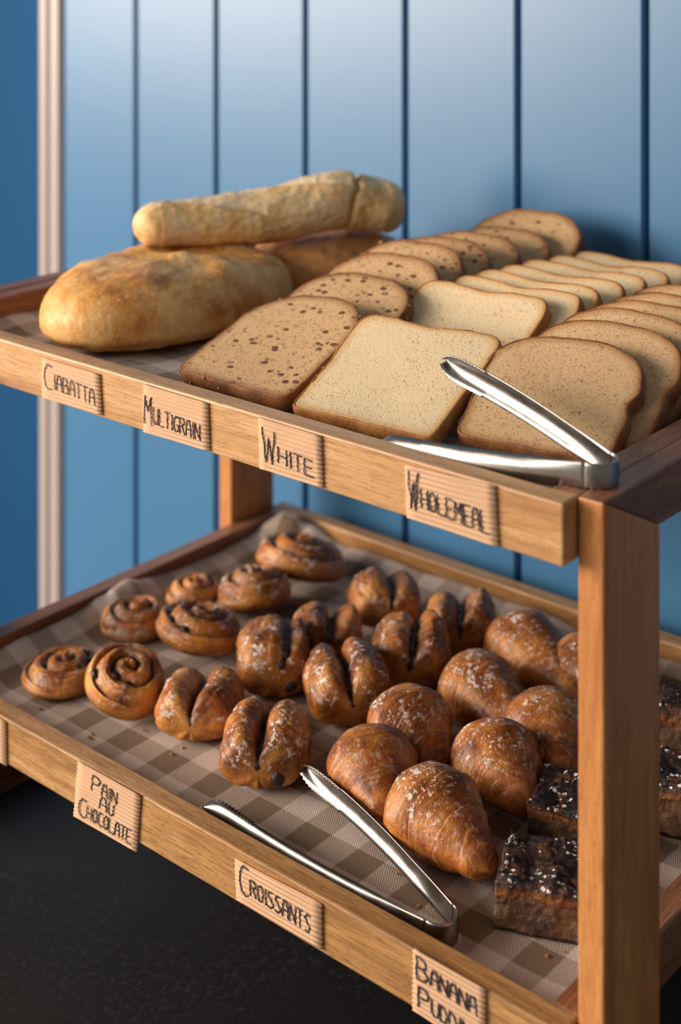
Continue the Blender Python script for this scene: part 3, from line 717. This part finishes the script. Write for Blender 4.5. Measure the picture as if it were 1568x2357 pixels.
# ------------------------------------------------------------------ banana pudding squares
def pudding(label, px, yaw, lx, ly, h, seed, sugar=1.0):
    c = on_tray(*px, ZL, 0)
    N = 44; V = []; F = []; top = []; car = []; sug = []; idx = {}
    def vid(i, j, k):
        key = (i, j, k)
        if key in idx: return idx[key]
        u, v, w = i/N, j/N, k/22
        x, y, z = lx*(u-.5), ly*(v-.5), h*w
        p = Vector((x*60+seed, y*60, z*60))
        a = .0011+.0016*w
        d = Vector((noise.noise(p), noise.noise(p+Vector((5, 0, 0))), noise.noise(p+Vector((0, 7, 0)))))
        d2 = Vector((noise.noise(p*4), noise.noise(p*4+Vector((5, 0, 0))), noise.noise(p*4+Vector((0, 7, 0)))))
        q = Vector((x, y, z))+d*a+d2*a*.55
        if k == 22: q.z += .003*fbm((x*45+seed, y*45, 0))
        if k == 0: q.z = max(0, min(q.z, .001)); q.x *= 1.015; q.y *= 1.015
        ed = min(u, 1-u, v, 1-v)
        if ed < .04: q.z -= .002*w
        V.append(q); idx[key] = len(V)-1
        nn = noise.noise(Vector((x*90, y*90, z*90+seed)))
        lim = .74+.05*nn
        top.append(1 if w > lim or w < .05 else 0); car.append(max(0, min(1, exp(-((w-.84-.05*nn)/.09)**2)*.9)) if ed == 0 else (.3 if nn > .25 else 0))
        sug.append(sugar if k == 22 else 0)
        return idx[key]
    for i in range(N):
        for j in range(N):
            F.append((vid(i, j, 22), vid(i+1, j, 22), vid(i+1, j+1, 22), vid(i, j+1, 22))); F.append((vid(i, j, 0), vid(i, j+1, 0), vid(i+1, j+1, 0), vid(i+1, j, 0)))
    for k in range(22):
        for i in range(N):
            F.append((vid(i, 0, k), vid(i+1, 0, k), vid(i+1, 0, k+1), vid(i, 0, k+1))); F.append((vid(i+1, N, k), vid(i, N, k), vid(i, N, k+1), vid(i+1, N, k+1)))
            F.append((vid(0, i+1, k), vid(0, i, k), vid(0, i, k+1), vid(0, i+1, k+1))); F.append((vid(N, i, k), vid(N, i+1, k), vid(N, i+1, k+1), vid(N, i, k+1)))
    o = mesh('pudding_square', V, F, PUDM, attrs={'top': top, 'caramel': car, 'sugar': sug})
    o.location = (c.x, c.y, tz(ZL, c.y)+.0015); o.rotation_euler = (math.atan(TILT), 0, radians(yaw))
    return tag(o, label, 'cake', 'banana pudding squares on the lower tray')
pudding('nearest dark banana pudding square, its cut side toward the front rail', (1262, 2098), 24, .066, .062, .035, 2)
pudding('banana pudding square behind the nearest one, left of the post', (1322, 1915), 20, .060, .058, .032, 5)
pudding('low banana pudding square right of the post, sugar on top', (1582, 1888), 18, .058, .058, .040, 8)
pudding('rear banana pudding square right of the post, standing highest', (1600, 1745), 24, .060, .045, .050, 11)

# ------------------------------------------------------------------ tongs
def tongs(label, hinge, tipA, tipB, hA, hB, hh, hgt=.0178):
    """two sprung arms; the strip stands on edge, hollow side inward"""
    H = Vector(hinge); A = Vector(tipA); B = Vector(tipB)
    root = thing('serving_tongs', label, 'tongs', H, (0, 0, 0), 'steel tongs on the trays')
    dA = (A-H).normalized(); dB = (B-H).normalized(); bis = (dA+dB).normalized()
    side = Vector((0, 0, 1)).cross(bis).normalized()
    if side.dot(dA) < 0: side = -side                       # side points to arm A
    R = .0135
    def strip(name, path, inward, teeth):
        n = len(path); m = 9; V = []; F = []
        for i, p in enumerate(path):
            t_ = i/(n-1); tn = (path[min(i+1, n-1)]-path[max(i-1, 0)]).normalized()
            up = Vector((0, 0, 1)); up = (up-tn*up.dot(tn)).normalized(); inn = inward[i]; inn = (inn-tn*inn.dot(tn)); inn = (inn-up*inn.dot(up)).normalized()
            w = hgt*(1 if not teeth else 1+.12*t_)
            if teeth and t_ > .86: w *= sqrt(max(.05, 1-((t_-.86)/.14)**2))
            dep = .0008 if not teeth else .0008+.0036*min(1, t_*4)+.002*max(0, t_-.8)*5
            for k in range(m):
                s = -1+2*k/(m-1)
                tooth = 0
                if teeth and t_ > .74 and k in (0, m-1): tooth = .0012*(1 if i % 2 == 0 else -.3)
                V.append(p + up*(s*w/2) + inn*(dep*(s*s)-dep*.5 + tooth + (tooth and .0006)))
        for i in range(n-1):
            for k in range(m-1): F.append((i*m+k, i*m+k+1, (i+1)*m+k+1, (i+1)*m+k))
        o = mesh(name, [v-H for v in V], F, STEELM, root); q = o.modifiers.new('thickness', 'SOLIDIFY'); q.thickness = .0009; q.offset = 0
        return o
    pa, pb = H+bis*R+side*R, H+bis*R-side*R
    arc = [H+bis*R + side*(R*cos(a)) - bis*(R*sin(a)) for a in [pi*k/20 for k in range(21)]]
    inn = [(H+bis*R-p) for p in arc]
    strip('spring_bend', arc, inn, False)
    for nm, p0, tip, sg in (('arm', pa, A, -1), ('arm', pb, B, 1)):
        N = 110; path = []
        for i in range(N):
            t_ = i/(N-1); q = p0.lerp(tip, t_); q = q + side*(-sg)*.006*sin(pi*t_) - side*(-sg)*.004*max(0, t_-.8)*5*0
            path.append(q)
        strip(nm, path, [side*sg]*N, True)
    return root
h_ = on_tray(1042, 2150, ZL, .0105); a_ = on_tray(700, 1766, ZL, .022); b_ = on_tray(474, 1855, ZL, .013)
tongs('steel tongs lying open on the lower tray cloth by the front rail', h_, a_, b_, 0, 0, 0)
h_ = on_tray(1414, 1096, ZU, .036); a_ = on_tray(1022, 830, ZU, .066); b_ = on_tray(868, 1030, ZU, .016)
tongs('steel tongs resting on the bread at the corner of the upper tray', h_, a_, b_, 0, 0, 0)

# ------------------------------------------------------------------ cardboard labels with hand lettering
GL = {
 'A': [[(0, 0), (.08, .6), (.3, 1), (.7, 1), (.92, .6), (1, 0)], [(.08, .45), (.92, .45)]],
 'B': [[(0, 0), (0, 1), (.7, .95), (.85, .75), (.6, .53), (0, .5)], [(.6, .53), (1, .3), (.8, .05), (0, 0)]],
 'C': [[(1, .95), (.4, 1), (.08, .75), (0, .4), (.2, .08), (.6, 0), (1, .06)]],
 'D': [[(0, 0), (0, 1), (.6, .9), (1, .5), (.7, .1), (0, 0)]],
 'E': [[(1, 1), (.05, 1), (0, 0), (1, 0)], [(.02, .5), (.8, .5)]],
 'G': [[(1, .9), (.5, 1), (.05, .7), (0, .3), (.35, 0), (.9, .1), (.95, .45), (.55, .45)]],
 'H': [[(0, 0), (0, 1)], [(1, 0), (1, 1)], [(0, .5), (1, .5)]],
 'I': [[(.5, 0), (.5, 1)]],
 'L': [[(0, 1), (0, 0), (1, 0)]],
 'M': [[(0, 0), (.05, 1), (.5, .45), (.95, 1), (1, 0)]],
 'N': [[(0, 0), (0, 1), (1, 0), (1, 1)]],
 'O': [[(.5, 1), (.1, .8), (0, .45), (.3, .02), (.75, .05), (1, .5), (.8, .9), (.5, 1)]],
 'P': [[(0, 0), (0, 1), (.7, .98), (1, .76), (.7, .52), (0, .48)]],
 'R': [[(0, 0), (0, 1), (.7, .97), (.95, .76), (.6, .53), (0, .5)], [(.45, .5), (1, 0)]],
 'S': [[(.95, .95), (.4, 1), (.05, .75), (.5, .52), (.95, .28), (.55, 0), (0, .06)]],
 'T': [[(0, 1), (1, 1)], [(.5, 1), (.5, 0)]],
 'U': [[(0, 1), (.02, .25), (.35, 0), (.75, .05), (.98, .3), (1, 1)]],
 'W': [[(0, 1), (.25, 0), (.5, .75), (.72, 0), (1, 1)]],
}
def card(label, corners, lines, seed, pen=.00052):
    """corners TL TR BR BL in the photo's frame; the card stands on the rail's front face"""
    yf = Y0-.0022
    P = [on_y(px, py, yf) for px, py in corners]
    x0 = (P[0].x+P[3].x)/2; x1 = (P[1].x+P[2].x)/2; zb = (P[3].z+P[2].z)/2
    root = thing('cardboard_label', label, 'label', ((x0+x1)/2, yf, zb), (0, 0, 0), 'cardboard labels on the rack rails')
    O = Vector(root.location)
    def at(u, v): return (P[3]*(1-u)+P[2]*u)*(1-v)+(P[0]*(1-u)+P[1]*u)*v
    nu, nv = 10, 120; V = []; F = []
    pitch = .00335; hgt = (P[0]-P[3]).length
    for layer in (0, 1):
        for j in range(nv+1):
            for i in range(nu+1):
                q = at(i/nu, j/nv)-O; ph = (j/nv*hgt)/pitch*2*pi
                q.y += (-.00022*cos(ph) if layer == 0 else .0018) + (.0006*(noise.noise(Vector((i*.3+seed, j*.02, 0))))if layer == 0 else 0)
                if i in (0, nu): q.x += .0005*sin(ph)*(1 if layer == 0 else .4)
                V.append(q)
    S = (nu+1)*(nv+1); ix = lambda l, i, j: l*S+j*(nu+1)+i
    for j in range(nv):
        for i in range(nu):
            F.append((ix(0, i, j), ix(0, i+1, j), ix(0, i+1, j+1), ix(0, i, j+1))); F.append((ix(1, i, j), ix(1, i, j+1), ix(1, i+1, j+1), ix(1, i+1, j)))
    for i in range(nu): F.append((ix(1, i, 0), ix(1, i+1, 0), ix(0, i+1, 0), ix(0, i, 0))); F.append((ix(0, i, nv), ix(0, i+1, nv), ix(1, i+1, nv), ix(1, i, nv)))
    for j in range(nv): F.append((ix(1, 0, j+1), ix(1, 0, j), ix(0, 0, j), ix(0, 0, j+1))); F.append((ix(0, nu, j+1), ix(0, nu, j), ix(1, nu, j), ix(1, nu, j+1)))
    cardo = mesh('card', V, F, CARDM, root)
    V = []; F = []; r_ = random.Random(seed)
    for text, u0, v0, u1, v1, hs, h1 in lines:              # baseline from (u0,v0) to (u1,v1); small height hs, first letter h1
        wts = [(1.5 if k == 0 and h1 > hs else (.45 if ch == 'I' else 1)) for k, ch in enumerate(text)]
        tot = sum(wts); acc = 0
        for k, ch in enumerate(text):
            a = acc/tot; b = (acc+wts[k]*.80)/tot; acc += wts[k]
            hh = h1 if k == 0 else hs
            for st in GL[ch]:
                pts = []
                for (sx, sy), (ex, ey) in zip(st, st[1:]):
                    for q in range(6): pts.append((sx+(ex-sx)*q/6, sy+(ey-sy)*q/6))
                pts.append(st[-1])
                row = []
                for gx, gy in pts:
                    s = a+(b-a)*gx; u = u0+(u1-u0)*s; vb = v0+(v1-v0)*s
                    drop = (h1-hs)*.25 if k == 0 and h1 > hs else 0
                    v = vb-drop+hh*gy; ph = v*hgt/pitch*2*pi
                    u += .010*sin(ph+seed)*(.034/max(.02, (P[1]-P[0]).length))*1.5
                    c = at(u, v)-O; c.y -= .00062+.00022*cos(ph); row.append(c)
                for i, c in enumerate(row):
                    d = row[min(i+1, len(row)-1)]-row[max(i-1, 0)]; d.y = 0
                    d = d.normalized() if d.length > 1e-9 else Vector((1, 0, 0)); nrm = Vector((-d.z, 0, d.x)); w = pen*r_.uniform(.8, 1.25)
                    for q in (nrm*w, Vector((0, -.00025, 0)), -nrm*w, Vector((0, .0004, 0))): V.append(c+q)
                b0 = len(V)-4*len(row)
                for i in range(len(row)-1):
                    for q in range(4):
                        k2 = (q+1) % 4; F.append((b0+i*4+q, b0+i*4+k2, b0+(i+1)*4+k2, b0+(i+1)*4+q))
                F.append((b0, b0+1, b0+2, b0+3)); e = b0+4*(len(row)-1); F.append((e+3, e+2, e+1, e))
    if V: mesh('lettering', V, F, INKM, cardo, smooth=False)
    return root
card('cardboard label reading Ciabatta, leftmost on the upper rail', [(95.7, 822.8), (227.8, 862.3), (232.7, 955.4), (97, 914.6)], [('CIABATTA', .05, .33, .93, .20, .38, .62)], 1)
card('cardboard label reading Multigrain on the upper rail', [(329, 884.6), (477, 929), (480.6, 1038.7), (329, 994)], [('MULTIGRAIN', .03, .26, .90, .17, .34, .60)], 2)
card('cardboard label reading White on the upper rail', [(594, 961), (738, 1004.5), (742, 1122.9), (597, 1078.5)], [('WHITE', .07, .27, .90, .14, .32, .66)], 3, .0006)
card('cardboard label reading Wholemeal, rightmost on the upper rail', [(931, 1071), (1138, 1119), (1145.6, 1259.6), (936, 1190.7)], [('WHOLEMEAL', .04, .30, .93, .17, .36, .72)], 4, .0006)
card('blank looking cardboard label cut off at the left end of the lower rail', [(-130, 1575), (11.5, 1663), (13.4, 1763), (-128, 1672)], [], 5)
card('cardboard label reading Pain au Chocolate hanging below the lower rail', [(179, 1753), (322, 1832.5), (313.4, 1961.7), (168.4, 1877.6)], [('PAIN', .26, .66, .68, .63, .22, .28), ('AU', .40, .40, .64, .38, .22, .24), ('CHOCOLATE', .08, .10, .93, .09, .24, .32)], 6, .0006)
card('cardboard label reading Croissants on the lower rail', [(540, 1978), (739, 2082), (740, 2185.6), (543, 2069.8)], [('CROISSANTS', .06, .33, .90, .22, .40, .72)], 7, .0006)
card('cardboard label reading Banana Pudding at the right end of the lower rail', [(950.6, 2184.6), (1115.8, 2280), (1117, 2435), (949, 2324)], [('BANANA', .06, .60, .92, .55, .26, .36), ('PUDDING', .09, .14, .95, .10, .25, .34)], 8, .0007)

# ------------------------------------------------------------------ fallen flakes
V = []; F = []; cr_ = random.Random(3)
for px, py in [(75, 1626), (92, 1632), (205, 1697), (212, 1690), (844, 2138), (836, 2128), (420, 1720), (395, 1735), (330, 1680), (915, 2010), (965, 2085), (1010, 2080), (150, 1605), (1300, 2190), (1260, 2200)]:
    c = on_tray(px, py, ZL, .0012); b0 = len(V); r = cr_.uniform(.0010, .0028); a = cr_.uniform(0, 6)
    for k in range(6): V.append(c+Vector((cos(a+k)*r*cr_.uniform(.6, 1.2), sin(a+k)*r*cr_.uniform(.5, 1), cr_.uniform(-.0004, .0004))))
    V += [c+Vector((0, 0, .0009)), c-Vector((0, 0, .0006))]
    for k in range(6): F += [(b0+k, b0+(k+1) % 6, b0+6), (b0+(k+1) % 6, b0+k, b0+7)]
o = tag(mesh('pastry_crumbs', V, F, CT_WHITE), 'small orange pastry crumbs scattered on the lower gingham cloth', 'crumbs'); o['kind'] = 'stuff'
